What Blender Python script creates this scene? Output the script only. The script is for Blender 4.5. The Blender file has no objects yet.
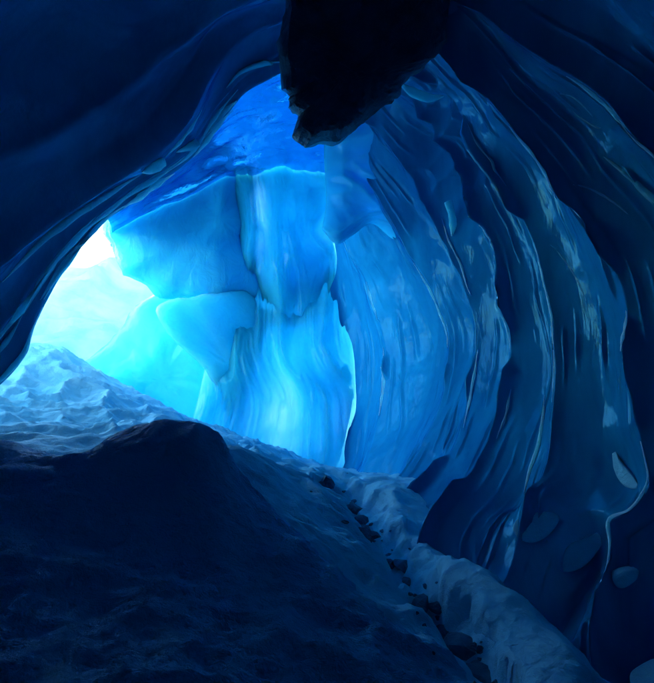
import bpy, bmesh, math, random
import numpy as np
from mathutils import Vector
from mathutils.bvhtree import BVHTree

random.seed(4)
S = bpy.context.scene
COL = S.collection

# ------------------------------------------------------------------ camera
CAM = np.array([0.0, 0.0, 1.6])
FPX, CX, CY = 566.0, 327.0, 341.5
PITCH = math.atan((410 - CY) / FPX)
cam_d = bpy.data.cameras.new('camera')
cam_d.sensor_fit = 'HORIZONTAL'
cam_d.sensor_width = 36
cam_d.lens = 36 * FPX / 654
cam_d.clip_start = 0.05
cam_d.clip_end = 3000
cam = bpy.data.objects.new('camera', cam_d)
COL.objects.link(cam)
cam.location = CAM
cam.rotation_euler = (math.pi / 2 + PITCH, 0, 0)
S.camera = cam

# ------------------------------------------------------------------ daylight
SUN_EL, SUN_AZ = math.radians(16), math.radians(176)     # azimuth from +Y towards +X
w = bpy.data.worlds.new('World')
S.world = w
w.use_nodes = True
nt = w.node_tree
bg = nt.nodes['Background']
sky = nt.nodes.new('ShaderNodeTexSky')
sky.sky_type = 'NISHITA'
sky.sun_disc = False
sky.sun_elevation = SUN_EL
sky.sun_rotation = SUN_AZ
nt.links.new(sky.outputs[0], bg.inputs[0])
bg.inputs[1].default_value = 0.15
sd = bpy.data.lights.new('sun', 'SUN')
sd.energy = 2.0
sd.angle = math.radians(0.5)
sd.color = (1.0, 0.95, 0.88)
sun = bpy.data.objects.new('sun', sd)
COL.objects.link(sun)
sdir = Vector((math.sin(SUN_AZ) * math.cos(SUN_EL), math.cos(SUN_AZ) * math.cos(SUN_EL), math.sin(SUN_EL)))
sun.rotation_euler = sdir.to_track_quat('Z', 'Y').to_euler()
sun.location = (0, 30, 30)

S.render.engine = 'CYCLES'
S.view_settings.view_transform = 'Standard'
S.view_settings.look = 'None'
S.view_settings.gamma = 1.0
S.view_settings.exposure = 3.4
S.cycles.max_bounces = 14
S.cycles.diffuse_bounces = 6
S.cycles.glossy_bounces = 5
S.cycles.transmission_bounces = 10
S.cycles.sample_clamp_indirect = 6
S.cycles.use_denoising = True
S.cycles.use_adaptive_sampling = True
S.cycles.adaptive_threshold = 0.03
S.cycles.caustics_reflective = False
S.cycles.caustics_refractive = False

# ------------------------------------------------------------------ maths helpers
FW = np.array([0, math.cos(PITCH), math.sin(PITCH)])
UP = np.array([0, -math.sin(PITCH), math.cos(PITCH)])
RT = np.array([1.0, 0, 0])


def ray(px, py):
    return FW + RT * (px - CX) / FPX - UP * (py - CY) / FPX


def P(px, py, d):
    r = ray(px, py)
    return CAM + r * (d / r[1])


def conv(c):
    """('w',x,y,z) is a world point, (px,py,d) a direction with a distance in metres."""
    return np.array(c[1:], float) if c[0] == 'w' else P(*c)


def _hash(i, j, k, s):
    n = (i * 374761393 + j * 668265263 + k * 2147483647 + s * 974634777) & 0xffffffff
    n = ((n ^ (n >> 13)) * 1274126177) & 0xffffffff
    n = ((n ^ (n >> 16)) * 2246822519) & 0xffffffff
    return ((n ^ (n >> 15)) & 0xffff) / 32767.5 - 1.0


def vnoise(p, seed=0):
    f = np.floor(p).astype(np.int64)
    t = p - f
    t = t * t * t * (t * (t * 6 - 15) + 10)
    r = np.zeros(len(p))
    for a in (0, 1):
        for b in (0, 1):
            for c in (0, 1):
                wgt = (t[:, 0] if a else 1 - t[:, 0]) * (t[:, 1] if b else 1 - t[:, 1]) * (t[:, 2] if c else 1 - t[:, 2])
                r += wgt * _hash(f[:, 0] + a, f[:, 1] + b, f[:, 2] + c, seed)
    return r


def fbm(p, freq=1.0, octv=4, seed=0, gain=0.5, ridge=False):
    r = np.zeros(len(p))
    a = 1.0
    for o in range(octv):
        n = vnoise(p * freq + 17.3 * o, seed + o)
        r += a * ((1 - 2 * np.abs(n)) if ridge else n)
        freq *= 2.03
        a *= gain
    return r


def catmull(pts, n, closed=False, uniform=True):
    """n points along a smooth curve through pts."""
    pts = np.asarray(pts, float)
    k = len(pts)
    if closed:
        e = np.vstack([pts[-1], pts, pts[0], pts[1]])
        segs = k
    else:
        e = np.vstack([2 * pts[0] - pts[1], pts, 2 * pts[-1] - pts[-2]])
        segs = k - 1

    def ev(u):
        i = np.minimum(u.astype(int), segs - 1)
        t = (u - i)[:, None]
        a, b, c, d = e[i], e[i + 1], e[i + 2], e[i + 3]
        return 0.5 * (2 * b + (c - a) * t + (2 * a - 5 * b + 4 * c - d) * t ** 2 + (3 * b - a - 3 * c + d) * t ** 3)
    if not uniform:
        return ev(np.linspace(0, segs, n, endpoint=not closed))
    u = np.linspace(0, segs, 30 * segs + 1)
    q = ev(u)
    s = np.concatenate([[0], np.cumsum(np.linalg.norm(np.diff(q, axis=0), axis=1))])
    t = np.linspace(0, s[-1], n, endpoint=not closed)
    return ev(np.interp(t, s, u))


def loft_grid(curves, nu, nv):
    """curves -> (nv, nu, 3) grid: along each curve nu points, across the curves nv."""
    rows = np.array([catmull([conv(c) for c in cv], nu) for cv in curves])
    out = np.zeros((nv, nu, 3))
    for i in range(nu):
        out[:, i] = catmull(rows[:, i], nv, uniform=False)
    return out


def grid_normals(g):
    du = np.gradient(g, axis=1)
    dv = np.gradient(g, axis=0)
    n = np.cross(du, dv)
    return n / (np.linalg.norm(n, axis=2, keepdims=True) + 1e-9)


def grid_faces(nv, nu, closed_u=False):
    f = []
    for j in range(nv - 1):
        for i in range(nu - (0 if closed_u else 1)):
            a, b = j * nu + i, j * nu + (i + 1) % nu
            f.append((a, b, b + nu, a + nu))
    return f


# ------------------------------------------------------------------ object helpers
def mesh_obj(name, verts, faces, mat, parent=None, base=None, smooth=True, **props):
    verts = np.asarray(verts, float)
    if base is None:
        if parent is not None:
            base = np.zeros(3)
            off = np.array(parent.location)
        else:
            base = np.array([verts[:, 0].mean(), verts[:, 1].mean(), verts[:, 2].min()])
            off = base
    else:
        off = np.asarray(base)
    me = bpy.data.meshes.new(name)
    me.from_pydata((verts - off).tolist(), [], faces)
    me.update()
    if smooth:
        me.polygons.foreach_set('use_smooth', [True] * len(me.polygons))
    me.materials.append(mat)
    o = bpy.data.objects.new(name, me)
    COL.objects.link(o)
    if parent is not None:
        o.parent = parent
    else:
        o.location = off
    for k, v in props.items():
        o[k] = v
    return o


def thing(name, base, label, category, group=None):
    o = bpy.data.objects.new(name, None)
    COL.objects.link(o)
    o.location = base
    o.empty_display_size = 0.2
    o['label'] = label
    o['category'] = category
    if group:
        o['group'] = group
    return o


def tag(o, label, category, group=None):
    o['label'] = label
    o['category'] = category
    if group:
        o['group'] = group
    return o


def recalc(o):
    bm = bmesh.new()
    bm.from_mesh(o.data)
    bmesh.ops.recalc_face_normals(bm, faces=bm.faces)
    bm.to_mesh(o.data)
    bm.free()


def tube(path, radii, nseg=10, flat=1.0, nrm=None, wob=0.0, seed=0, n=28):
    """closed tapering tube along a smooth path; flat<1 squashes along nrm."""
    q = catmull(path, n)
    r = np.interp(np.linspace(0, 1, n), np.linspace(0, 1, len(radii)), radii)
    t = np.gradient(q, axis=0)
    t /= np.linalg.norm(t, axis=1, keepdims=True) + 1e-9
    ref = np.array([0.3, -1, 0.2]) if nrm is None else np.asarray(nrm, float)
    V = []
    for i in range(n):
        a = np.cross(t[i], ref)
        a /= np.linalg.norm(a) + 1e-9
        b = np.cross(a, t[i])
        for k in range(nseg):
            th = 2 * math.pi * k / nseg
            V.append(q[i] + r[i] * (math.cos(th) * a + flat * math.sin(th) * b))
    V = np.array(V)
    if wob:
        V = V + (V - np.repeat(q, nseg, 0)) * (wob * fbm(V, 3.0, 3, seed))[:, None]
    F = grid_faces(n, nseg, True)
    c0, c1 = len(V), len(V) + 1
    V = np.vstack([V, q[0], q[-1]])
    for k in range(nseg):
        F.append((c0, (k + 1) % nseg, k))
        F.append((c1, (n - 1) * nseg + k, (n - 1) * nseg + (k + 1) % nseg))
    return V, F


def slab(outline, d, thick, nout=72, rings=9, bulge=0.5, noise=0.06, nfreq=1.5, seed=0, sharp=2.2, dvar=None, ridge=False, smooth_outline=True):
    """closed rounded block whose outline is seen from the cave and which runs back by thick metres."""
    pts = np.array([P(a[0], a[1], d if len(a) < 3 else a[2]) for a in outline])
    if smooth_outline:
        O = catmull(pts, nout, closed=True)
    else:
        O = np.array([np.array([np.interp(t, np.arange(len(pts) + 1), np.append(pts[:, k], pts[0, k])) for k in range(3)]) for t in np.linspace(0, len(pts), nout, endpoint=False)])
    c = O.mean(0)
    fw = c - CAM
    fw /= np.linalg.norm(fw)
    V, F = [], []
    prof = []
    for s in np.linspace(0, 1, rings + 1)[1:]:
        prof.append((s, -1))
    for s in np.linspace(1, 0, rings + 1)[:-1]:
        prof.append((s, 1))
    V.append(c - fw * thick * 0.5)
    for s, side in prof:
        h = (1 - s ** sharp) ** (1 / sharp) if s < 1 else 0.0
        shift = side * h * thick * 0.5
        if s == 1.0:
            shift = -0.04 * thick if side < 0 else 0.04 * thick
        for p in O:
            V.append(c + (p - c) * s + fw * shift)
    V.append(c + fw * thick * 0.5)
    V = np.array(V)
    m = len(prof)
    for k in range(nout):
        F.append((0, 1 + (k + 1) % nout, 1 + k))
        F.append((len(V) - 1, 1 + (m - 1) * nout + k, 1 + (m - 1) * nout + (k + 1) % nout))
    F += [tuple(1 + v for v in f) for f in grid_faces(m, nout, True)]
    dirn = V - c
    dirn /= np.linalg.norm(dirn, axis=1, keepdims=True) + 1e-9
    V = V + dirn * (noise * fbm(V, nfreq, 5, seed, ridge=ridge))[:, None]
    return V, F


# ------------------------------------------------------------------ materials
def new_mat(name):
    m = bpy.data.materials.new(name)
    m.use_nodes = True
    t = m.node_tree
    t.nodes.clear()
    out = t.nodes.new('ShaderNodeOutputMaterial')
    return m, t, out


def tex_noise(t, scale, detail=4, rough=0.55, vec=None, dist=0.0):
    n = t.nodes.new('ShaderNodeTexNoise')
    n.inputs['Scale'].default_value = scale
    n.inputs['Detail'].default_value = detail
    n.inputs['Roughness'].default_value = rough
    n.inputs['Distortion'].default_value = dist
    if vec:
        t.links.new(vec, n.inputs['Vector'])
    return n


def ramp(t, src, stops):
    r = t.nodes.new('ShaderNodeValToRGB')
    while len(r.color_ramp.elements) < len(stops):
        r.color_ramp.elements.new(0.5)
    for e, (p, c) in zip(r.color_ramp.elements, stops):
        e.position = p
        e.color = (*c, 1)
    t.links.new(src, r.inputs[0])
    return r


def ice_mat(name, deep, pale, trans=0.5, rough=0.12, bump=0.5, bscale=5.0, stretch=(1, 1, 1), cloud=1.4, ior=1.33):
    """glacier ice: pale bubbly veins in deeper clear ice, lets light through, wet surface."""
    m, t, out = new_mat(name)
    geo = t.nodes.new('ShaderNodeNewGeometry')
    mp = t.nodes.new('ShaderNodeMapping')
    mp.inputs['Scale'].default_value = stretch
    t.links.new(geo.outputs['Position'], mp.inputs['Vector'])
    v = mp.outputs[0]
    n1 = tex_noise(t, cloud, 6, 0.6, v, 1.2)
    cr = ramp(t, n1.outputs['Fac'], [(0.36, deep), (0.66, pale)])
    n2 = tex_noise(t, bscale, 5, 0.55, v, 0.4)
    n3 = tex_noise(t, bscale * 5, 3, 0.6, v)
    add = t.nodes.new('ShaderNodeMath')
    add.operation = 'MULTIPLY_ADD'
    t.links.new(n3.outputs['Fac'], add.inputs[0])
    add.inputs[1].default_value = 0.22
    t.links.new(n2.outputs['Fac'], add.inputs[2])
    bp = t.nodes.new('ShaderNodeBump')
    bp.inputs['Strength'].default_value = bump
    bp.inputs['Distance'].default_value = 0.12
    t.links.new(add.outputs[0], bp.inputs['Height'])
    df = t.nodes.new('ShaderNodeBsdfDiffuse')
    tr = t.nodes.new('ShaderNodeBsdfTranslucent')
    gl = t.nodes.new('ShaderNodeBsdfGlossy')
    gl.inputs['Roughness'].default_value = rough
    gl.inputs['Color'].default_value = (0.12, 0.58, 1.0, 1)
    for n in (df, tr):
        t.links.new(cr.outputs[0], n.inputs['Color'])
        t.links.new(bp.outputs[0], n.inputs['Normal'])
    t.links.new(bp.outputs[0], gl.inputs['Normal'])
    mx = t.nodes.new('ShaderNodeMixShader')
    mx.inputs[0].default_value = trans
    t.links.new(df.outputs[0], mx.inputs[1])
    t.links.new(tr.outputs[0], mx.inputs[2])
    fr = t.nodes.new('ShaderNodeFresnel')
    fr.inputs['IOR'].default_value = ior
    t.links.new(bp.outputs[0], fr.inputs['Normal'])
    m2 = t.nodes.new('ShaderNodeMixShader')
    t.links.new(fr.outputs[0], m2.inputs[0])
    t.links.new(mx.outputs[0], m2.inputs[1])
    t.links.new(gl.outputs[0], m2.inputs[2])
    t.links.new(m2.outputs[0], out.inputs[0])
    return m


def sss_ice(name, col, radius, rough=0.12, bump=0.4, bscale=5.0, stretch=(1, 1, 1)):
    """thick ice that light seeps through."""
    m, t, out = new_mat(name)
    geo = t.nodes.new('ShaderNodeNewGeometry')
    mp = t.nodes.new('ShaderNodeMapping')
    mp.inputs['Scale'].default_value = stretch
    t.links.new(geo.outputs['Position'], mp.inputs['Vector'])
    n2 = tex_noise(t, bscale, 5, 0.55, mp.outputs[0], 0.6)
    bp = t.nodes.new('ShaderNodeBump')
    bp.inputs['Strength'].default_value = bump
    bp.inputs['Distance'].default_value = 0.12
    t.links.new(n2.outputs['Fac'], bp.inputs['Height'])
    pr = t.nodes.new('ShaderNodeBsdfPrincipled')
    pr.inputs['Base Color'].default_value = (*col, 1)
    pr.inputs['Roughness'].default_value = rough
    pr.inputs['IOR'].default_value = 1.31
    pr.inputs['Specular Tint'].default_value = (0.2, 0.7, 1.0, 1)
    pr.inputs['Subsurface Weight'].default_value = 1
    pr.inputs['Subsurface Radius'].default_value = radius
    pr.inputs['Subsurface Scale'].default_value = 1
    t.links.new(bp.outputs[0], pr.inputs['Normal'])
    t.links.new(pr.outputs[0], out.inputs[0])
    return m


def snow_mat(name, a, b, rough=0.6, bump=0.95, bscale=6.0, cloud=1.5, spec=0.06):
    m, t, out = new_mat(name)
    geo = t.nodes.new('ShaderNodeNewGeometry')
    v = geo.outputs['Position']
    n1 = tex_noise(t, cloud, 6, 0.6, v, 0.6)
    cr = ramp(t, n1.outputs['Fac'], [(0.35, a), (0.65, b)])
    n2 = tex_noise(t, bscale, 6, 0.6, v, 0.3)
    n3 = tex_noise(t, bscale * 12, 3, 0.6, v)
    add = t.nodes.new('ShaderNodeMath')
    add.operation = 'MULTIPLY_ADD'
    t.links.new(n3.outputs['Fac'], add.inputs[0])
    add.inputs[1].default_value = 0.15
    t.links.new(n2.outputs['Fac'], add.inputs[2])
    bp = t.nodes.new('ShaderNodeBump')
    bp.inputs['Strength'].default_value = bump
    bp.inputs['Distance'].default_value = 0.1
    t.links.new(add.outputs[0], bp.inputs['Height'])
    pr = t.nodes.new('ShaderNodeBsdfPrincipled')
    pr.inputs['Roughness'].default_value = rough
    pr.inputs['Specular IOR Level'].default_value = spec
    pr.inputs['Specular Tint'].default_value = (0.2, 0.7, 1.0, 1)
    t.links.new(cr.outputs[0], pr.inputs['Base Color'])
    t.links.new(bp.outputs[0], pr.inputs['Normal'])
    t.links.new(pr.outputs[0], out.inputs[0])
    return m


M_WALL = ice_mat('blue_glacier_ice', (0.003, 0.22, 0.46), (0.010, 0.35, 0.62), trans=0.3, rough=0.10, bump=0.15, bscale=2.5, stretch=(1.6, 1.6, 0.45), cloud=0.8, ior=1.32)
M_RIB = sss_ice('clear_rib_ice', (0.10, 0.66, 0.96), (0.2, 0.3, 0.36), rough=0.05, bump=0.3, bscale=9.0)
M_CEIL = ice_mat('thin_ceiling_ice', (0.012, 0.38, 0.70), (0.03, 0.50, 0.84), trans=0.6, rough=0.2, bump=0.3, bscale=2.0)
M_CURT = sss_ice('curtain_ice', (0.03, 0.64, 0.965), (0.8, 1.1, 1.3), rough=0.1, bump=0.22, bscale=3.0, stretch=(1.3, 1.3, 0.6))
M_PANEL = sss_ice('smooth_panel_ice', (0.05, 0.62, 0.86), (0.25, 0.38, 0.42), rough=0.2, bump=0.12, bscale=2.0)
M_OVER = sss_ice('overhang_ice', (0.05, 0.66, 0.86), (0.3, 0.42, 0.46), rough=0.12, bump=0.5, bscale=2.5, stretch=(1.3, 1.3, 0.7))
M_DARK = sss_ice('dark_glassy_ice', (0.02, 0.38, 0.74), (0.1, 0.15, 0.2), rough=0.07, bump=0.5, bscale=6.0)
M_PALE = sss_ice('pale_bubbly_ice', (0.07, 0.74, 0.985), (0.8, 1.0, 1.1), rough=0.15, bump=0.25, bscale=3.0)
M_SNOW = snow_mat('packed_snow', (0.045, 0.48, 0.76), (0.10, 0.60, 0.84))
M_SNOWOUT = snow_mat('open_air_snow', (0.15, 0.42, 0.60), (0.27, 0.56, 0.73), bump=0.5, bscale=1.2, cloud=0.5)
M_PAD = snow_mat('settled_snow', (0.17, 0.68, 0.88), (0.27, 0.78, 0.93), bump=0.55, bscale=9.0)
M_PALESNOW = snow_mat('pale_snow', (0.20, 0.74, 0.92), (0.30, 0.82, 0.95), bump=0.5, bscale=9.0)  # whiter snow; on the floor it carries light in its colour
M_ROCK = snow_mat('dark_silty_rock', (0.014, 0.05, 0.10), (0.04, 0.12, 0.20), rough=0.28, bump=0.9, bscale=9.0, cloud=4.0, spec=0.8)
M_CHUNK = snow_mat('dirty_ice', (0.04, 0.14, 0.22), (0.10, 0.28, 0.40), rough=0.4, bump=0.6, bscale=12.0, cloud=6.0)
M_BODY = snow_mat('blocker_firn', (0.25, 0.45, 0.62), (0.35, 0.52, 0.66), rough=0.8)

# ------------------------------------------------------------------ terrain (one height field)
GP = [  # px, py, metres away
    # crest of the dark mound in front
    (-160, 440, 4.2), (-60, 446, 4.2), (0, 448, 4.2), (50, 452, 4.2), (92, 453, 4.15), (112, 439, 4.1), (135, 431, 4.05), (172, 428, 4.0), (205, 432, 4.0),
    (222, 452, 3.95), (238, 486, 3.9), (268, 520, 3.75), (305, 560, 3.5), (352, 605, 3.2), (402, 645, 2.95), (455, 683, 2.7),
    # its near face
    (0, 520, 3.3), (0, 600, 2.6), (0, 690, 2.1), (110, 520, 3.4), (100, 600, 2.7), (100, 690, 2.1), (180, 520, 3.4), (200, 600, 2.75), (220, 690, 2.15), (320, 690, 2.3), (280, 620, 2.8),
    (-150, 560, 3.0), (-200, 690, 2.2), (380, 720, 2.25),
    # behind its crest
    (0, 470, 5.0), (100, 475, 5.0), (170, 470, 5.0), (-140, 470, 5.0),
    # snow sweep to the right of it
    (232, 446, 5.2), (262, 462, 5.6), (300, 476, 6.2), (255, 490, 4.6), (300, 520, 4.6), (345, 570, 4.1), (395, 620, 3.5),
    (340, 490, 6.2), (365, 530, 5.2), (395, 580, 4.4), (430, 625, 3.8), (470, 668, 3.3),
    # gully
    (345, 483, 7.2), (385, 530, 5.7), (412, 570, 4.95), (440, 606, 4.4), (480, 655, 3.75), (520, 700, 3.2),
    # bank on the right and wall foot
    (415, 540, 5.5), (450, 562, 4.85), (490, 585, 4.5), (525, 604, 4.35), (500, 640, 3.95), (572, 655, 3.75), (560, 690, 3.3),
    # far floor
    (370, 474, 8.6), (330, 472, 9.0), (290, 455, 9.6), (240, 440, 9.6), (420, 490, 7.0),
    # lit slope towards the opening
    (0, 445, 6.4), (100, 450, 6.4), (170, 445, 6.8), (0, 415, 7.6), (90, 420, 7.8), (160, 422, 8.6), (205, 432, 9.4),
    (-60, 400, 8.0), (0, 380, 8.8), (40, 350, 9.8), (100, 378, 9.8), (150, 403, 9.8), (-120, 360, 9.5), (-240, 330, 9.5),
    # drop behind the slope's crest
    (40, 372, 12.0), (120, 408, 12.0), (-120, 370, 12.0), (220, 445, 12), (320, 462, 12), (420, 470, 12),
]
gp = np.array([P(*g) for g in GP])
foot = np.array([P(*c) + np.array([0.35, 0.1, -0.45]) for c in ((440, 540, 5.4), (484, 562, 4.8), (532, 602, 4.35), (582, 652, 3.8), (640, 700, 3.4))])
far = np.array([[-9, -4, 0.3], [-3, -4, 0.2], [3, -4, 0.0], [9, -4, 0.3], [-3, 0, .35], [0, -1, .25], [0, 1.0, 0.3], [3, 1, 0.0], [9, 3, 0.3], [-9, 3, 1.2], [-3.2, 1.5, 0.6], [9, 9, 0.5], [5, 6, 0.1], [-9, 9, 2.2],
                [-9, 16, 2.2], [0, 16, 1.2], [9, 16, 0.8]])
gp = np.vstack([gp, foot, far])


def tps(pts, reg=0.0006):
    xy, z = pts[:, :2], pts[:, 2]
    n = len(xy)

    def U(r2):
        return np.where(r2 > 1e-12, 0.5 * r2 * np.log(r2 + 1e-12), 0)
    K = U(((xy[:, None] - xy[None]) ** 2).sum(2)) + reg * np.eye(n)
    A = np.zeros((n + 3, n + 3))
    A[:n, :n] = K
    A[:n, n] = 1
    A[:n, n + 1:] = xy
    A[n, :n] = 1
    A[n + 1:, :n] = xy.T
    sol = np.linalg.solve(A, np.concatenate([z, [0, 0, 0]]))

    def ev(q):
        out = np.zeros(len(q))
        for s in range(0, len(q), 8000):
            b = q[s:s + 8000]
            out[s:s + 8000] = U(((b[:, None] - xy[None]) ** 2).sum(2)) @ sol[:n] + sol[n] + b @ sol[n + 1:]
        return out
    return ev


GZ = tps(gp)


def ground_noise(q):
    p = np.column_stack([q[:, 0], q[:, 1], np.zeros(len(q))])
    x, y = q[:, 0], q[:, 1]
    z = 0.035 * fbm(p, 1.6, 5, 3) + 0.02 * fbm(p, 5.0, 4, 9)
    # wind-carved ripples on the lit slope towards the opening
    lit = np.clip((y - 5.8) / 1.2, 0, 1) * np.clip((11.5 - y) / 1.0, 0, 1) * np.clip((0.4 - x) / 1.5, 0, 1)
    pr = np.column_stack([x * 1.0 + y * 0.5, y * 2.2 - x * 0.6, np.zeros(len(q))])
    z += lit * (0.10 * fbm(pr, 1.6, 5, 21, 0.42, ridge=True) + 0.05 * fbm(pr, 0.7, 2, 22))
    # flat-topped lump on the crest of the mound
    c = P(166, 440, 4.1)
    rr = np.hypot((x - c[0]) / 0.46, (y - c[1]) / 0.5) + 0.12 * fbm(p, 3.0, 3, 71)
    z += 0.045 * np.clip((1.15 - rr) / 0.2, 0, 1) ** 1.0
    near = np.clip((4.6 - y) / 1.0, 0, 1)
    z += near * (0.03 * fbm(p, 2.6, 5, 77, ridge=True) + 0.014 * fbm(p, 7.0, 5, 79, 0.6, ridge=True))
    # lumps on the sweep right of the mound, rubble in the gully
    sw = np.exp(-((x - 0.2) / 0.9) ** 2) * np.clip((y - 3.2) / 0.8, 0, 1) * np.clip((9 - y) / 1.5, 0, 1)
    z += sw * 0.06 * fbm(p, 3.2, 4, 33, ridge=True)
    # narrow crevice along the foot of the right bank
    j = 0.10 * fbm(p, 2.5, 3, 61) + 0.04 * fbm(p, 8.0, 2, 63)
    gl = np.array([P(*c)[:2] for c in ((352, 497, 6.9), (388, 540, 5.6), (414, 580, 4.85), (442, 618, 4.3), (482, 664, 3.7), (530, 715, 3.1))])
    dd = np.full(len(q), 9.0)
    for a, b in zip(gl[:-1], gl[1:]):
        t = np.clip(((q - a) @ (b - a)) / ((b - a) @ (b - a)), 0, 1)
        dd = np.minimum(dd, np.linalg.norm(q - a - t[:, None] * (b - a), axis=1))
    dd = np.abs(dd + j)
    z -= 0.34 * np.exp(-(dd / 0.2) ** 2)
    return z


nx, ny = 420, 460
xs = np.linspace(-8, 6.5, nx)
ys = np.concatenate([np.linspace(-5, 1.2, 40), np.linspace(1.25, 12.5, ny - 40)])
X, Y = np.meshgrid(xs, ys)
q = np.column_stack([X.ravel(), Y.ravel()])
Z = GZ(q) + ground_noise(q)
gv = np.column_stack([q, Z])
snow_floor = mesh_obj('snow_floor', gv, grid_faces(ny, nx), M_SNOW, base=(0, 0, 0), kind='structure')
snow_floor.data.materials.append(M_PALESNOW)
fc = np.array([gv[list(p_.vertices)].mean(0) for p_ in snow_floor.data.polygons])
paler = (fc[:, 1] > 5.0) | (fc[:, 0] + 0.22 * fbm(fc, 1.6, 4, 95) > -0.35 + (3.9 - fc[:, 1]) * 1.04)  # paler faces where the floor is lit; light put into the colour
snow_floor.data.polygons.foreach_set('material_index', paler.astype(np.int32))
# the snowfield outside, out to the horizon
gx = np.concatenate([[-1500, -600, -250, -120, -60], np.linspace(-40, 40, 41), [60, 120, 250, 600, 1500]])
gy = gx + 10
X, Y = np.meshgrid(gx, gy)
q = np.column_stack([X.ravel(), Y.ravel(), np.zeros(X.size)])
Z = -0.9 + 0.0 * q[:, 0]
mesh_obj('snowfield', np.column_stack([q[:, :2], Z]), grid_faces(len(gy), len(gx)), M_SNOWOUT, base=(0, 0, 0), kind='structure')

# snow bank out in the daylight beyond the opening
g = loft_grid([
    [(-300, 380, 12.0), (-100, 372, 12.2), (0, 380, 12.4), (80, 402, 12.4), (150, 430, 12.4), (230, 455, 12.4), (330, 470, 13.5), (480, 470, 14), (700, 460, 14), (900, 450, 14)],
    [(-300, 330, 14.0), (-100, 325, 14.0), (0, 330, 14.0), (80, 350, 14.0), (150, 370, 13.8), (230, 420, 13.6), (330, 430, 14.6), (480, 400, 15.5), (700, 370, 15.5), (900, 360, 15.5)],
    [(-300, 310, 16.5), (-100, 300, 16.5), (0, 295, 16.2), (80, 305, 15.8), (150, 335, 15.4), (230, 365, 15.0), (330, 360, 16.0), (480, 340, 17), (700, 330, 17), (900, 320, 17)],
    [(-300, 300, 20.0), (-100, 285, 20.0), (0, 270, 19.5), (80, 262, 19.0), (150, 275, 18.5), (230, 290, 18.0), (330, 290, 19.0), (480, 270, 20), (700, 260, 20), (900, 260, 20)],
    [(-300, 320, 28.0), (-100, 310, 28.0), (0, 300, 28), (80, 295, 28.0), (150, 300, 28.0), (230, 310, 28.0), (330, 310, 28.0), (480, 300, 28), (700, 290, 28), (900, 290, 28)]], 200, 110)
v = g.reshape(-1, 3)
n = grid_normals(g).reshape(-1, 3)
v = v + n * (0.25 * fbm(v, 0.5, 5, 5, ridge=True))[:, None]
mesh_obj('snow_hill', v, grid_faces(110, 200), M_SNOWOUT, kind='structure')

# ------------------------------------------------------------------ cave walls
def worley(p, freq, seed):
    q = p * freq
    f = np.floor(q).astype(np.int64)
    best = np.full(len(p), 9.0)
    for a in (-1, 0, 1):
        for b in (-1, 0, 1):
            for c in (-1, 0, 1):
                i, j, k = f[:, 0] + a, f[:, 1] + b, f[:, 2] + c
                o = np.column_stack([i + 0.5 + 0.42 * _hash(i, j, k, seed), j + 0.5 + 0.42 * _hash(i, j, k, seed + 1), k + 0.5 + 0.42 * _hash(i, j, k, seed + 2)])
                best = np.minimum(best, ((q - o) ** 2).sum(1))
    return np.sqrt(best)


def wall(curves, nu, per, axis, scallop, nz, seed, mat, name, warp=0.25, stri=0.03, bowls=None, ridges=()):
    """ice wall: rings lofted, hollowed between the rings by melt scallops whose crests wander."""
    nv = (len(curves) - 1) * per + 1
    g = loft_grid(curves, nu, nv)
    n = grid_normals(g)
    v = g.reshape(-1, 3)
    outw = np.array([v[k] - np.array(axis(v[k])) for k in range(len(v))]).reshape(g.shape)
    n = n * np.sign((n * outw).sum(2, keepdims=True).mean())
    U, VV = np.meshgrid(np.linspace(0, 1, nu), np.arange(nv) / per)
    uv = np.column_stack([U.ravel() * 3.0, VV.ravel() * 1.1, np.full(U.size, seed * 1.7)])
    vw = VV + (warp * fbm(uv, 1.0, 2, seed + 3, 0.35)).reshape(nv, nu)
    vw = np.maximum.accumulate(vw, axis=0) + 1e-6 * VV
    kk = np.clip(np.floor(vw), 0, len(curves) - 2).astype(int)
    t = np.clip(vw - kk, 0, 1)
    prof = np.array(scallop)[kk] * (1 - np.abs(2 * t - 1) ** 1.6)
    mod = (0.8 + 0.5 * fbm(v, 0.7, 2, seed + 50)).reshape(nv, nu)
    d = prof * mod + (nz * fbm(v, 0.8, 3, seed, 0.4) + 0.006 * fbm(v, 4.0, 3, seed + 7)).reshape(nv, nu)
    # flow striations along the rings
    sv = np.column_stack([U.ravel() * 5.0, vw.ravel() * 5.0, np.full(U.size, seed * 2.3)])
    d += stri * (fbm(sv, 1.0, 4, seed + 31, ridge=True)).reshape(nv, nu)
    # thin raised ribs that come and go along the rings
    for q_, (off, wd, am) in enumerate(ridges):
        fr_ = vw - np.floor(vw)
        dist = np.minimum(np.abs(fr_ - off), 1 - np.abs(fr_ - off))
        st = np.clip(0.1 + 1.3 * fbm(np.column_stack([U.ravel() * 11, np.floor(vw + 0.5 - off).ravel() * 3.7, np.full(U.size, q_ * 5.0)]), 1.0, 2, seed + 90 + q_).reshape(nv, nu), 0, 1)
        d -= am * st * np.exp(-(dist / wd) ** 2)
    if bowls is not None:
        d += bowls(v).reshape(nv, nu)
    g = g + n * d[:, :, None]
    o = mesh_obj(name, g.reshape(-1, 3), grid_faces(nv, nu), mat, base=(0, 0, 0), kind='structure')
    return o, g, n, vw


def crest(g, vw, k, i):
    """grid point where scallop crest k crosses column i"""
    j = int(np.clip(np.interp(k, vw[:, i], np.arange(len(vw))), 0, len(vw) - 1))
    return g[j, i]


def arch(y, a0, a1, rx, rz, cx, cz, k=9):
    return [('w', cx + rx * math.cos(math.radians(a)), y, cz + rz * math.sin(math.radians(a))) for a in np.linspace(a0, a1, k)]


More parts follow.
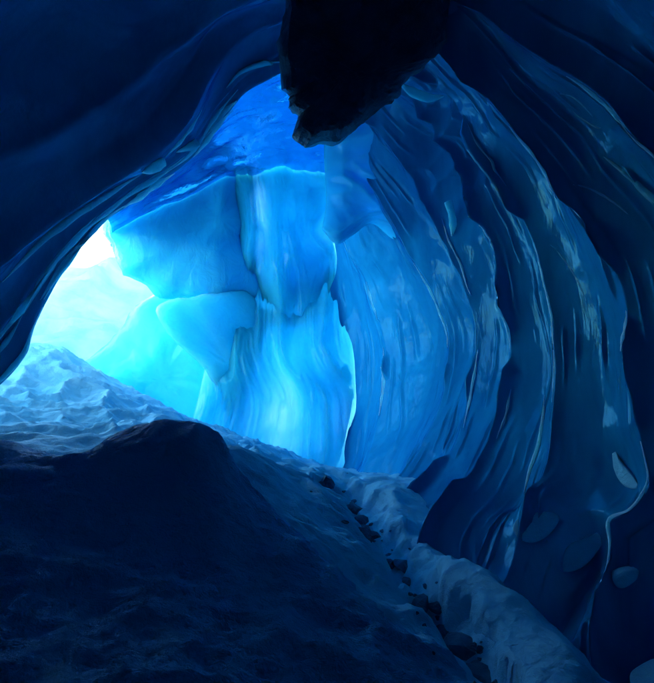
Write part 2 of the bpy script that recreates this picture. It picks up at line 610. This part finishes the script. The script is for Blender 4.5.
axis = lambda p: (0.3, p[1], 1.8)
RC = [
    [(300, 120, 11.5), (316, 180, 11.4), (326, 240, 11.2), (332, 320, 11.0), (332, 400, 10.9), (326, 450, 10.8), (318, 480, 10.8)],
    [(325, 130, 9.9), (334, 190, 9.8), (347, 242, 9.6), (375, 288, 9.5), (388, 345, 9.4), (386, 410, 9.2), (366, 465, 9.0), (345, 490, 8.9)],
    [(345, 120, 8.8), (370, 185, 8.7), (402, 245, 8.5), (430, 295, 8.4), (442, 345, 8.3), (432, 405, 8.1), (402, 465, 7.9), (375, 495, 7.8)],
    [(365, 110, 7.9), (400, 170, 7.8), (436, 230, 7.6), (462, 290, 7.4), (474, 345, 7.3), (466, 410, 7.2), (440, 465, 7.0), (400, 505, 6.8)],
    [(385, 90, 7.0), (425, 150, 6.9), (468, 215, 6.7), (496, 275, 6.5), (507, 345, 6.4), (502, 410, 6.3), (478, 465, 6.1), (430, 525, 5.8)],
    [(405, 70, 6.1), (450, 130, 6.0), (504, 195, 5.8), (538, 270, 5.6), (552, 350, 5.5), (548, 430, 5.4), (525, 500, 5.2), (465, 575, 4.9)],
    [(425, 40, 5.2), (480, 115, 5.1), (552, 190, 4.9), (604, 275, 4.7), (634, 370, 4.6), (640, 450, 4.5), (615, 545, 4.4), (545, 640, 4.1)],
    [(440, -20, 4.4), (520, 40, 4.3), (610, 110, 4.1), (690, 210, 3.9), (735, 350, 3.8), (738, 470, 3.7), (700, 600, 3.6), (610, 720, 3.4)],
    [(440, -150, 3.4), (560, -90, 3.3), (700, 10, 3.1), (830, 160, 2.9), (890, 340, 2.8), (880, 500, 2.75), (820, 680, 2.7), (700, 830, 2.6)],
    arch(1.0, 80, -40, 3.0, 2.9, 0.3, 1.7, 8),
    arch(-1.5, 80, -40, 3.2, 3.0, 0.2, 1.7, 8),
    arch(-4.5, 80, -40, 3.0, 2.8, 0.0, 1.7, 8),
]


def low_right(v):
    m = np.clip((1.5 - v[:, 2]) / 0.7, 0, 1) * np.clip((5.7 - v[:, 1]) / 0.8, 0, 1) * np.clip((v[:, 1] - 1.5) / 1.0, 0, 1)
    c = P(425, 150, 6.9)
    lumps = np.exp(-(((v - c) / np.array([0.7, 1.0, 1.0])) ** 2).sum(1) ** 2)
    w1 = worley(v + 0.15 * np.column_stack([fbm(v, 1.5, 2, s) for s in (1, 2, 3)]), 1.35, 5)
    w2 = worley(v, 2.6, 9)
    w3 = worley(v * np.array([1, 1, 0.6]) + 0.2 * np.column_stack([fbm(v, 1.2, 2, s) for s in (4, 5, 6)]), 1.7, 33)
    return m * (0.34 * (1 - np.minimum(w1 / 0.8, 1.2) ** 2) + 0.11 * (1 - w2 ** 2)) + (1 - m) * 0.035 * (1 - np.minimum(w3, 1.1) ** 2) + lumps * 0.3 * (1 - worley(v, 2.4, 15) ** 2)


def deepen(c):
    p = conv(c[-1])
    return c + [('w', p[0] - 0.15, p[1], p[2] - 0.7)]


RC = [deepen(c) for c in RC]
wr, GR, NR, VWR = wall(RC, 280, 84, axis, [0.2, 0.26, 0.26, 0.28, 0.3, 0.34, 0.34, 0.36, 0.3, 0.2, 0.2], 0.05, 11, M_WALL, 'cave_wall_right', 0.2, 0.003, low_right, ((0.0, 0.03, 0.12), (0.12, 0.018, 0.03), (0.27, 0.02, 0.045), (0.42, 0.018, 0.03), (0.58, 0.02, 0.045), (0.74, 0.018, 0.03), (0.88, 0.02, 0.045)))

LC = [
    [(-140, 470, 6.8), (-60, 430, 6.8), (0, 388, 6.7), (28, 358, 6.7), (42, 320, 6.6), (58, 285, 6.6), (80, 248, 6.5), (108, 220, 6.5), (150, 192, 6.5), (188, 160, 6.4), (222, 116, 6.4), (258, 84, 6.3), (330, 62, 6.2), (420, 58, 6.1)],
    [(-160, 430, 6.2), (-75, 395, 6.2), (-18, 345, 6.1), (15, 305, 6.1), (42, 266, 6.1), (72, 236, 6.0), (108, 207, 6.0), (150, 178, 6.0), (188, 146, 5.9), (218, 100, 5.9), (252, 68, 5.9), (305, 46, 5.8), (370, 38, 5.7), (440, 42, 5.6)],
    [(-190, 380, 5.5), (-95, 340, 5.5), (-35, 290, 5.5), (8, 258, 5.4), (45, 226, 5.4), (85, 198, 5.4), (125, 172, 5.3), (162, 150, 5.3), (196, 116, 5.3), (224, 74, 5.2), (260, 42, 5.2), (316, 20, 5.1), (380, 14, 5.0), (460, 24, 4.9)],
    [(-260, 330, 4.6), (-160, 260, 4.6), (-80, 195, 4.6), (-20, 150, 4.5), (40, 115, 4.5), (90, 85, 4.5), (140, 58, 4.4), (190, 30, 4.4), (240, 5, 4.3), (290, -15, 4.3), (350, -25, 4.2), (420, -25, 4.2), (500, -10, 4.1)],
    [(-420, 330, 3.4), (-300, 190, 3.4), (-180, 80, 3.3), (-60, 0, 3.3), (60, -60, 3.2), (180, -110, 3.2), (300, -140, 3.2), (420, -150, 3.2), (540, -130, 3.1)],
    arch(1.4, 205, 60, 3.0, 2.9, 0.2, 1.7, 9),
    arch(-1.5, 205, 60, 3.2, 3.1, 0.2, 1.7, 9),
    arch(-4.5, 205, 60, 3.0, 2.9, 0.0, 1.7, 9),
]
def left_cups(v):
    w1 = worley(v + 0.2 * np.column_stack([fbm(v, 1.2, 2, s) for s in (14, 15, 16)]), 1.5, 43)
    return 0.06 * np.clip((5.6 - v[:, 1]) / 0.8, 0, 1) * (1 - np.minimum(w1, 1.1) ** 2)


wl, GL, NL, VWL = wall(LC, 220, 22, axis, [0.16, 0.2, 0.16, 0.12, 0.1, 0.1, 0.1], 0.05, 23, M_WALL, 'cave_wall_left', 0.2, 0.008, left_cups)

# firn behind the left wall, unseen, added to block daylight, closed against the lip
def blocker_back(g, n, thick, name):
    rows = [g[0] + n[0] * 0.03, g[0] + n[0] * thick * 0.5] + [g[j] + n[j] * thick for j in range(0, len(g), 6)]
    rows = np.array(rows)
    return mesh_obj(name, rows.reshape(-1, 3), grid_faces(rows.shape[0], rows.shape[1]), M_BODY, kind='structure')


blocker_back(GL, NL, 0.5, 'daylight_blocker')
rows = np.array([GR[j] + NR[j] * np.interp(j / 84, [1.5, 4, 7, 11], [1.2, 0.7, 0.4, 0.4]) for j in range(126, len(GR), 18)])
mesh_obj('daylight_blocker', rows.reshape(-1, 3), grid_faces(rows.shape[0], rows.shape[1]), M_BODY, kind='structure')  # unseen layer added to cut daylight coming through the right wall

# thin ice roof of the inner chamber
CC = [
    [(100, 195, 6.9), (130, 172, 6.8), (178, 130, 6.7), (222, 76, 6.6), (285, 40, 6.5), (350, 30, 6.5), (420, 34, 6.5), (480, 60, 6.4)],
    [(105, 215, 8.4), (140, 190, 8.3), (185, 158, 8.2), (240, 120, 8.1), (290, 104, 8.0), (345, 98, 8.0), (400, 108, 8.0), (450, 130, 7.9)],
    [(110, 225, 10.0), (140, 210, 10.0), (185, 190, 10.0), (240, 164, 10.0), (290, 158, 10.0), (335, 158, 10.0), (360, 165, 10.2), (385, 172, 10.4)],
    [(110, 245, 11.6), (140, 235, 11.6), (185, 230, 11.6), (240, 205, 11.6), (290, 195, 11.6), (330, 195, 11.6), (350, 200, 12.0), (370, 205, 12.2)],
]
wc, GC, NC, VWC = wall(CC, 120, 22, axis, [0.06, 0.06, 0.06], 0.09, 41, M_CEIL, 'cave_ceiling')

# closing wall behind the camera and the firn mass, unseen, shaped to block daylight
th = np.linspace(0, 2 * math.pi, 48, endpoint=False)
bw = np.array([[3.9 * math.cos(a), -4.4, 1.7 + 3.7 * math.sin(a)] for a in th] + [[0, -4.9, 1.7]])
mesh_obj('cave_wall_back', bw, [(k, (k + 1) % 48, 48) for k in range(48)], M_WALL, kind='structure')
rows = []
for f, r, h in ((0, 0.5, 1), (0.01, 6, 5), (0.1, 10, 12), (0.3, 11, 15), (0.55, 10, 13.5), (0.8, 8, 9.5), (0.93, 7, 7.2), (1, 6.5, 6.3)):
    rows.append([[r * math.cos(a), -8 + f * (8 + 6.6 + 2.5 * max(0, math.cos(a)) ** 0.7 + 1.0 * math.sin(a) ** 2), 0.6 + h * math.sin(a)] for a in np.linspace(-0.5, math.pi + 0.5, 60)])
g = np.array(rows)
v = g.reshape(-1, 3)
body = mesh_obj('glacier_blocker', v, grid_faces(len(rows), 60), M_BODY, kind='structure')

# ------------------------------------------------------------------ bvh of walls for things that sit on them
def bvh_of(o):
    mw = o.matrix_basis
    return BVHTree.FromPolygons([mw @ vv.co for vv in o.data.vertices], [tuple(p.vertices) for p in o.data.polygons])


BR, BL = bvh_of(wr), bvh_of(wl)
BG = bvh_of(snow_floor)


def on(bvh, px, py, lift=0.0):
    r = Vector(ray(px, py)).normalized()
    hit = bvh.ray_cast(Vector(CAM), r)
    if hit[0] is None:
        return None, None
    nn = hit[1] if hit[1].dot(r) < 0 else -hit[1]
    return np.array(hit[0] + nn * lift), np.array(nn)


def rib_on(bvh, pts, radii, parent, seed, flat=0.6, lift=0.0, mat=None, name='rib', n=30):
    path, ns = [], []
    for a, b, _ in catmull([(a, b, 0) for a, b in pts], 16):
        p, nn = on(bvh, a, b, lift)
        if p is None:
            continue
        if path and np.linalg.norm(p - path[-1]) > 0.3:
            continue
        path.append(p)
        ns.append(nn)
    if len(path) < 5:
        return None
    V, F = tube(path, radii, 12, flat, np.mean(ns, 0), 0.2, seed, n)
    return mesh_obj(name, V, F, mat or M_RIB, parent)


# ribs of clear ice along the crests between the scallops of the walls
rs = random.Random(8)


def crest_ribs(parent, g, nrm, vw, ks, nu, spans, rmin, rmax, inward=0.0):
    for k in ks:
        for (a, b) in spans:
            if rs.random() < 0.2:
                continue
            a2, b2 = a + rs.uniform(-0.05, 0.06), b + rs.uniform(-0.06, 0.06)
            if b2 - a2 < 0.04:
                continue
            kk = k + rs.choice((0, 0, 0.0, 0.05, -0.05))
            idx = np.linspace(max(a2, 0.01) * (nu - 1), min(b2, 0.99) * (nu - 1), 9).astype(int)
            path = np.array([crest(g, vw, kk, i) for i in idx])
            nn = nrm[int(np.clip(k * (len(g) - 1) / (len(VWR) / 84), 0, len(g) - 1)), idx].mean(0)
            path = path - nn * inward
            r = rs.uniform(rmin, rmax)
            V, F = tube(path, [0.003, r * 0.5, r, r * 0.6, r * 1.1, r * .4, 0.003], 12, rs.uniform(1.0, 1.8), nn, 0.2, int(k * 7) + int(idx[0]), 40)
            mesh_obj('rib', V, F, M_RIB, parent)


crest_ribs(wr, GR, NR, VWR, range(1, 8), 280, [(0.17, 0.28), (0.28, 0.42), (0.42, 0.52), (0.54, 0.66), (0.66, 0.76)], 0.009, 0.022, 0.012)
for k, (pp, r) in enumerate([
        ([(2, 282), (45, 236), (90, 204), (130, 180), (165, 163)], 0.022),
        ([(40, 300), (64, 262), (98, 228), (128, 208)], 0.018),
        ([(142, 172), (160, 160), (178, 158), (192, 150)], 0.03),
        ([(176, 152), (186, 146), (196, 140)], 0.03),
        ([(200, 142), (216, 118), (238, 100), (262, 90)], 0.02),
        ([(226, 88), (240, 72), (262, 63), (284, 62)], 0.018)]):
    rib_on(BL, pp, [0.003, r * 0.7, r, r * 0.8, 0.003], wl, 400 + k, 3.5)
crest_ribs(wl, GL, NL, VWL, (0.03, 0.5), 220, [(0.1, 0.34), (0.3, 0.5), (0.46, 0.62), (0.6, 0.75)], 0.022, 0.04, 0.035)
crest_ribs(wl, GL, NL, VWL, (1, 2), 220, [(0.12, 0.3), (0.28, 0.45), (0.42, 0.55), (0.55, 0.68)], 0.014, 0.03, 0.05)
# drapery ridges high on the right wall
for k, (pp, r) in enumerate([
        ([(470, 186), (508, 196), (548, 218), (582, 252), (604, 290), (618, 330)], 0.028),
        ([(495, 112), (530, 116), (568, 130), (604, 160), (650, 196)], 0.018),
        ([(545, 92), (572, 97), (592, 116), (601, 130)], 0.014),
        ([(560, 98), (578, 116), (598, 128), (606, 124)], 0.014),
        ([(592, 148), (618, 168), (650, 196), (690, 230)], 0.03),
        ([(560, 182), (588, 188), (616, 204), (640, 226)], 0.016),
        ([(530, 232), (556, 250), (578, 282), (592, 318)], 0.014)]):
    rib_on(BR, pp, [0.003, r * 0.7, r, r * 0.8, 0.003], wr, 300 + k, 0.9, -0.008)
# rims of the scoops low on the right wall
for k, (pp, r) in enumerate([
        ([(545, 395), (540, 440), (530, 470), (524, 494)], 0.022)]):
    rib_on(BR, pp, [0.003, r * 0.7, r, r * 0.8, 0.003], wr, 340 + k, 0.9, 0.005)

# ------------------------------------------------------------------ hanging rock
rock = [(286, -60), (288, 0), (284, 45), (286, 88), (296, 94), (294, 104), (303, 112), (296, 132), (308, 143), (322, 138), (340, 136), (356, 124), (378, 106), (396, 88), (404, 76), (418, 68), (432, 58), (442, 34), (448, 0), (452, -60)]
V, F = slab(rock, 4.6, 1.5, nout=150, rings=12, noise=0.05, nfreq=2.2, seed=61, sharp=3.0, smooth_outline=False, ridge=True)
tag(mesh_obj('hanging_rock', V, F, M_ROCK, smooth=False), 'black jagged slab of rock hanging from the cave roof', 'rock')

# ------------------------------------------------------------------ inner chamber: overhang, pale block, curtain
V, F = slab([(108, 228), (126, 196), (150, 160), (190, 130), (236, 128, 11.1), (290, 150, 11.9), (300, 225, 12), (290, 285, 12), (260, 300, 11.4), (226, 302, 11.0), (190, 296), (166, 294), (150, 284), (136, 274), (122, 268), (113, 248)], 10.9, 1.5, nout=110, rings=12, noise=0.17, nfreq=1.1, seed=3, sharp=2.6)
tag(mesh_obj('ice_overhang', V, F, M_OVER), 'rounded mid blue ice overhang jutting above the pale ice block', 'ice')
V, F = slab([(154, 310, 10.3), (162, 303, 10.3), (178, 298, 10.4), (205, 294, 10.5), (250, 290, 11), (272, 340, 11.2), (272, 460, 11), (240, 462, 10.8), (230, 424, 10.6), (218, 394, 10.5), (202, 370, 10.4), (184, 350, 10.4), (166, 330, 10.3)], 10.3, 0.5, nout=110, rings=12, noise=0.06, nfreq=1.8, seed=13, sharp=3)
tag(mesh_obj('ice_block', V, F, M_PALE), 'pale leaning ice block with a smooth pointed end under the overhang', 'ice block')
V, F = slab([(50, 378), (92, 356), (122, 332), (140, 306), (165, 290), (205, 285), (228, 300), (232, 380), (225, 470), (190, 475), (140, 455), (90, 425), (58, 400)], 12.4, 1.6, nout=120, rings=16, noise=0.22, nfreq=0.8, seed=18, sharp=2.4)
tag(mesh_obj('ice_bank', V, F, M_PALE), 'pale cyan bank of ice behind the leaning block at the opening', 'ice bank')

base = P(275, 450, 10)
cur = thing('ice_curtain', base, 'tall draped curtain of glowing blue ice at the chamber end', 'ice curtain')
def drape(curves, nu, nv, thick, amp, freq, seed, name, mat, parent=None, thin=0.0):
    """hanging sheet of ice with vertical folds, closed, thicker in the folds"""
    g = loft_grid(curves, nu, nv)
    U, W = np.meshgrid(np.linspace(0, 1, nu), np.linspace(0, 1, nv))
    w0 = np.column_stack([U.ravel() * 1.5, W.ravel() * 2.6, np.full(U.size, seed * 1.3)])
    uv = np.column_stack([U.ravel() * freq + 0.7 * fbm(w0, 1.0, 2, seed + 5), W.ravel() * 2.4, np.full(U.size, seed * 3.1)])
    f = (fbm(uv, 1.0, 4, seed, 0.4, ridge=True)).reshape(nv, nu) * amp
    thick = thick * (1 - thin * np.exp(-((U - 0.58) / 0.16) ** 2 - ((W - 0.72) / 0.25) ** 2))
    e = np.minimum(1, 6 * np.minimum(np.minimum(U, 1 - U), np.minimum(W, 1 - W) * 2)) ** 0.5
    vd = g - CAM
    vd /= np.linalg.norm(vd, axis=2, keepdims=True)
    front = g - vd * (f * e)[:, :, None] - vd * (thick * 0.5 * e)[:, :, None]
    back = g + vd * (thick * 0.5 * e + 0.01)[:, :, None]
    V = np.vstack([front.reshape(-1, 3), back.reshape(-1, 3)])
    F = grid_faces(nv, nu)
    N = nu * nv
    F += [tuple(N + x for x in reversed(q_)) for q_ in grid_faces(nv, nu)]
    rim = [i for i in range(nu)] + [j * nu + nu - 1 for j in range(1, nv)] + [(nv - 1) * nu + i for i in range(nu - 2, -1, -1)] + [j * nu for j in range(nv - 2, 0, -1)]
    for a, b in zip(rim, rim[1:] + rim[:1]):
        F.append((b, a, a + N, b + N))
    o = mesh_obj(name, V, F, mat, parent)
    recalc(o)
    return o


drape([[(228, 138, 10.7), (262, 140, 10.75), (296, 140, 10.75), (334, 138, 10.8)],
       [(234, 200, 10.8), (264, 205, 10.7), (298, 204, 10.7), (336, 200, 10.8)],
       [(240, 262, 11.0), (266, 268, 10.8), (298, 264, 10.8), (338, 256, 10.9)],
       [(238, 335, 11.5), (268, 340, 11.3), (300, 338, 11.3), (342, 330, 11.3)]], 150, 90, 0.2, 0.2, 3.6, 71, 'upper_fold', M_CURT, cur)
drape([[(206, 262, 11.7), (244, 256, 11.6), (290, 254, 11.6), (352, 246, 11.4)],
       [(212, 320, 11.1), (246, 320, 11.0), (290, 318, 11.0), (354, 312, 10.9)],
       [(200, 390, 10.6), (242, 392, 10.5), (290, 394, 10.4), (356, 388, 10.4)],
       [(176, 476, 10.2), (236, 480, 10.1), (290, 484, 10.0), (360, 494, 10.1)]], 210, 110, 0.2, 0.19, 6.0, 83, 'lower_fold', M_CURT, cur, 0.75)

# smooth hanging panel between the curtain and the lobe
o = drape([[(328, 100, 8.4), (370, 85, 8.1), (410, 75, 7.8), (450, 80, 7.5)],
           [(324, 150, 9.1), (360, 150, 8.8), (400, 150, 8.4), (440, 150, 8.0)],
           [(326, 200, 9.3), (355, 200, 9.1), (390, 198, 8.8), (430, 195, 8.4)],
           [(322, 229, 9.3), (336, 244, 9.2), (352, 236, 9.2), (372, 224, 9.1), (396, 240, 8.9), (425, 232, 8.6)]], 80, 80, 0.3, 0.12, 2.0, 47, 'ice_slab', M_PANEL)
tag(o, 'smooth hanging slab of mid blue ice behind the rock tip', 'ice slab')

# drip and fringe below the rock
p, _ = on(BR, 452, 205)
d = p[1] - 0.1
V, F = tube([P(448, 202, d), P(451, 212, d), P(453, 224, d), P(452, 236, d)], [0.05, 0.045, 0.06, 0.012], 12, 1, None, 0.2, 5, 24)
tag(mesh_obj('icicle', V, F, M_RIB), 'short bright icicle dripping from the dark lumpy ice', 'icicle')
V, F = tube([P(398, 82, 5.0), P(412, 92, 5.05), P(430, 98, 5.1), P(444, 96, 5.1)], [0.01, 0.05, 0.045, 0.01], 12, 0.7, None, 0.25, 6, 24)
tag(mesh_obj('ice_fringe', V, F, M_RIB), 'thin wet fringe of ice along the lower right edge of the hanging rock', 'ice')

# ------------------------------------------------------------------ snow lying in the scoops of the right wall
def pad(outline, label, seed, h=0.012, bvh=None, name='snow_patch', cat='snow patch', group='snow patches in the scoops of the wall', nn_=36, rough=0.006, lift=0.015):
    bvh = bvh or BR
    pts = catmull([(a, b, 0) for a, b in outline], nn_, closed=True)
    hits = [on(bvh, a, b) for a, b, _ in pts]
    hits = [h_ for h_ in hits if h_[0] is not None]
    wn = np.mean([h_[1] for h_ in hits], 0)
    vd = np.mean([h_[0] for h_ in hits], 0) - CAM
    nn = wn + np.array([-0.05, -0.05, 0.1])
    nn /= np.linalg.norm(nn)
    c0 = np.mean([h_[0] for h_ in hits], 0) + wn * lift
    O = np.array([CAM + ray(a, b) * (((c0 - CAM) @ nn) / (ray(a, b) @ nn)) for a, b, _ in pts])
    c = O.mean(0)
    V, F = [c + nn * h], []
    prof = [(s, h * (1 - s * s)) for s in (0.3, 0.55, 0.75, 0.9, 1.0)] + [(0.97, -0.1), (0.6, -0.12)]
    for s, hh in prof:
        for p in O:
            V.append(c + (p - c) * s + nn * hh)
    V = np.array(V + [c - nn * 0.12])
    dirn = V - c
    V += nn * (rough * fbm(V, 6, 3, seed))[:, None] + dirn * (rough * 8 * fbm(V, 5, 3, seed + 3))[:, None]
    for k in range(nn_):
        F.append((0, 1 + k, 1 + (k + 1) % nn_))
        F.append((len(V) - 1, 1 + 6 * nn_ + (k + 1) % nn_, 1 + 6 * nn_ + k))
    F += [tuple(1 + x for x in f) for f in grid_faces(7, nn_, True)]
    o = mesh_obj(name, V, F, M_PALESNOW)
    recalc(o)
    tag(o, label, cat, group)


pad([(514, 524), (528, 513), (548, 512), (560, 518), (548, 535), (532, 543), (518, 538)], 'rounded snow patch in the scoop below the bright vertical rib', 3)
pad([(558, 562), (570, 545), (590, 536), (606, 530), (600, 548), (584, 566), (566, 572)], 'pointed oval snow patch tilted in a round scoop', 4)
pad([(613, 444), (620, 460), (634, 478), (638, 488), (624, 486), (614, 470)], 'narrow upright snow patch in a hollow of the wall', 5)
pad([(612, 572), (626, 566), (642, 568), (636, 580), (620, 588)], 'small bright snow patch on a knob of ice', 6, 0.03)
pad([(630, 676), (642, 664), (660, 660), (668, 690), (640, 700)], 'snow patch at the foot of the scalloped wall', 7)

# snow bank between the gully and the wall: a crust lying on the ground
bo = []
for px, py in [(432, 552), (458, 560), (484, 570), (510, 590), (538, 614), (566, 636), (592, 654), (606, 690), (600, 720), (532, 718), (504, 684), (480, 656), (462, 628), (446, 602), (432, 574)]:
    p, _ = on(BG, px, py)
    bo.append(p[:2])
bo = np.array(bo)
xs2, ys2 = np.arange(bo[:, 0].min() - .15, bo[:, 0].max() + .15, 0.022), np.arange(bo[:, 1].min() - .15, bo[:, 1].max() + .15, 0.022)
X, Y = np.meshgrid(xs2, ys2)
q = np.column_stack([X.ravel(), Y.ravel()])
inside = np.zeros(len(q), bool)
sdist = np.full(len(q), 9.0)
for a, b in zip(bo, np.roll(bo, -1, 0)):
    t = np.clip(((q - a) @ (b - a)) / ((b - a) @ (b - a)), 0, 1)
    sdist = np.minimum(sdist, np.linalg.norm(q - a - t[:, None] * (b - a), axis=1))
    cr_ = ((a[1] > q[:, 1]) != (b[1] > q[:, 1])) & (q[:, 0] < (b[0] - a[0]) * (q[:, 1] - a[1]) / (b[1] - a[1] + 1e-12) + a[0])
    inside ^= cr_
p3 = np.column_stack([q, np.zeros(len(q))])
sdist = np.where(inside, sdist, -sdist) + 0.07 * fbm(p3, 3.5, 5, 88) - 0.03
top = GZ(q) + 0.045 * np.clip(sdist / 0.06, 0, 1) ** 0.5 - 0.35 * np.clip(-sdist / 0.06, 0, 1) + 0.010 * fbm(p3, 3.0, 5, 90) + 0.006 * fbm(p3, 14.0, 2, 91) + 0.005
keep = sdist > -0.09
fs = [f for f in grid_faces(len(ys2), len(xs2)) if all(keep[i] for i in f)]
used = sorted({i for f in fs for i in f})
remap = {i: k for k, i in enumerate(used)}
tag(mesh_obj('snow_bank', np.column_stack([q, top])[used], [tuple(remap[i] for i in f) for f in fs], M_PALESNOW), 'flat-topped bank of fresh snow between the gully and the scalloped wall', 'snow bank')

# ------------------------------------------------------------------ rubble along the gully
variants = []
for k in range(5):
    bm = bmesh.new()
    bmesh.ops.create_icosphere(bm, subdivisions=2, radius=1)
    vv = np.array([x.co[:] for x in bm.verts])
    f = 1 + 0.35 * fbm(vv + 9.1 * k, 1.3, 3, 500 + k, 0.8)
    for x, m in zip(bm.verts, f):
        x.co *= m
        x.co.z *= 0.7
    me = bpy.data.meshes.new('ice_chunk')
    bm.to_mesh(me)
    bm.free()
    me.materials.append(M_CHUNK)
    variants.append(me)
rr = random.Random(21)
line = catmull([(322, 476, 0), (338, 488, 0), (352, 500, 0), (382, 545, 0), (404, 575, 0), (430, 606, 0), (462, 648, 0), (492, 690, 0)], 60)
for k in range(60):
    a = line[rr.randrange(60)]
    wide = 16 if k % 3 else 5
    p, nn = on(BG, a[0] + rr.gauss(0, wide), a[1] + rr.gauss(0, wide * 0.6))
    if p is None:
        continue
    o = bpy.data.objects.new('ice_chunk', variants[k % 5])
    COL.objects.link(o)
    sz = rr.choice((0.012, 0.016, 0.022, 0.03) if k % 3 else (0.035, 0.05, 0.08, 0.11)) * rr.uniform(0.8, 1.2)
    o.location = p + np.array([0, 0, -sz * 0.1])
    o.scale = (sz * rr.uniform(0.8, 1.4), sz, sz * rr.uniform(0.7, 1.1))
    o.rotation_euler = (rr.uniform(-.4, .4), rr.uniform(-.4, .4), rr.uniform(0, 6.28))
    tag(o, 'large angular block of dirty ice lying in the gully' if sz > 0.07 else 'fist-sized dark lump of dirty ice lying along the gully' if sz > 0.03 else 'tiny dark crumb of dirty ice beside the gully', 'rubble', 'ice rubble along the gully')

tot = sum(len(o.data.polygons) for o in COL.objects if o.type == 'MESH')
print('polys', tot, 'objects', len(COL.objects))
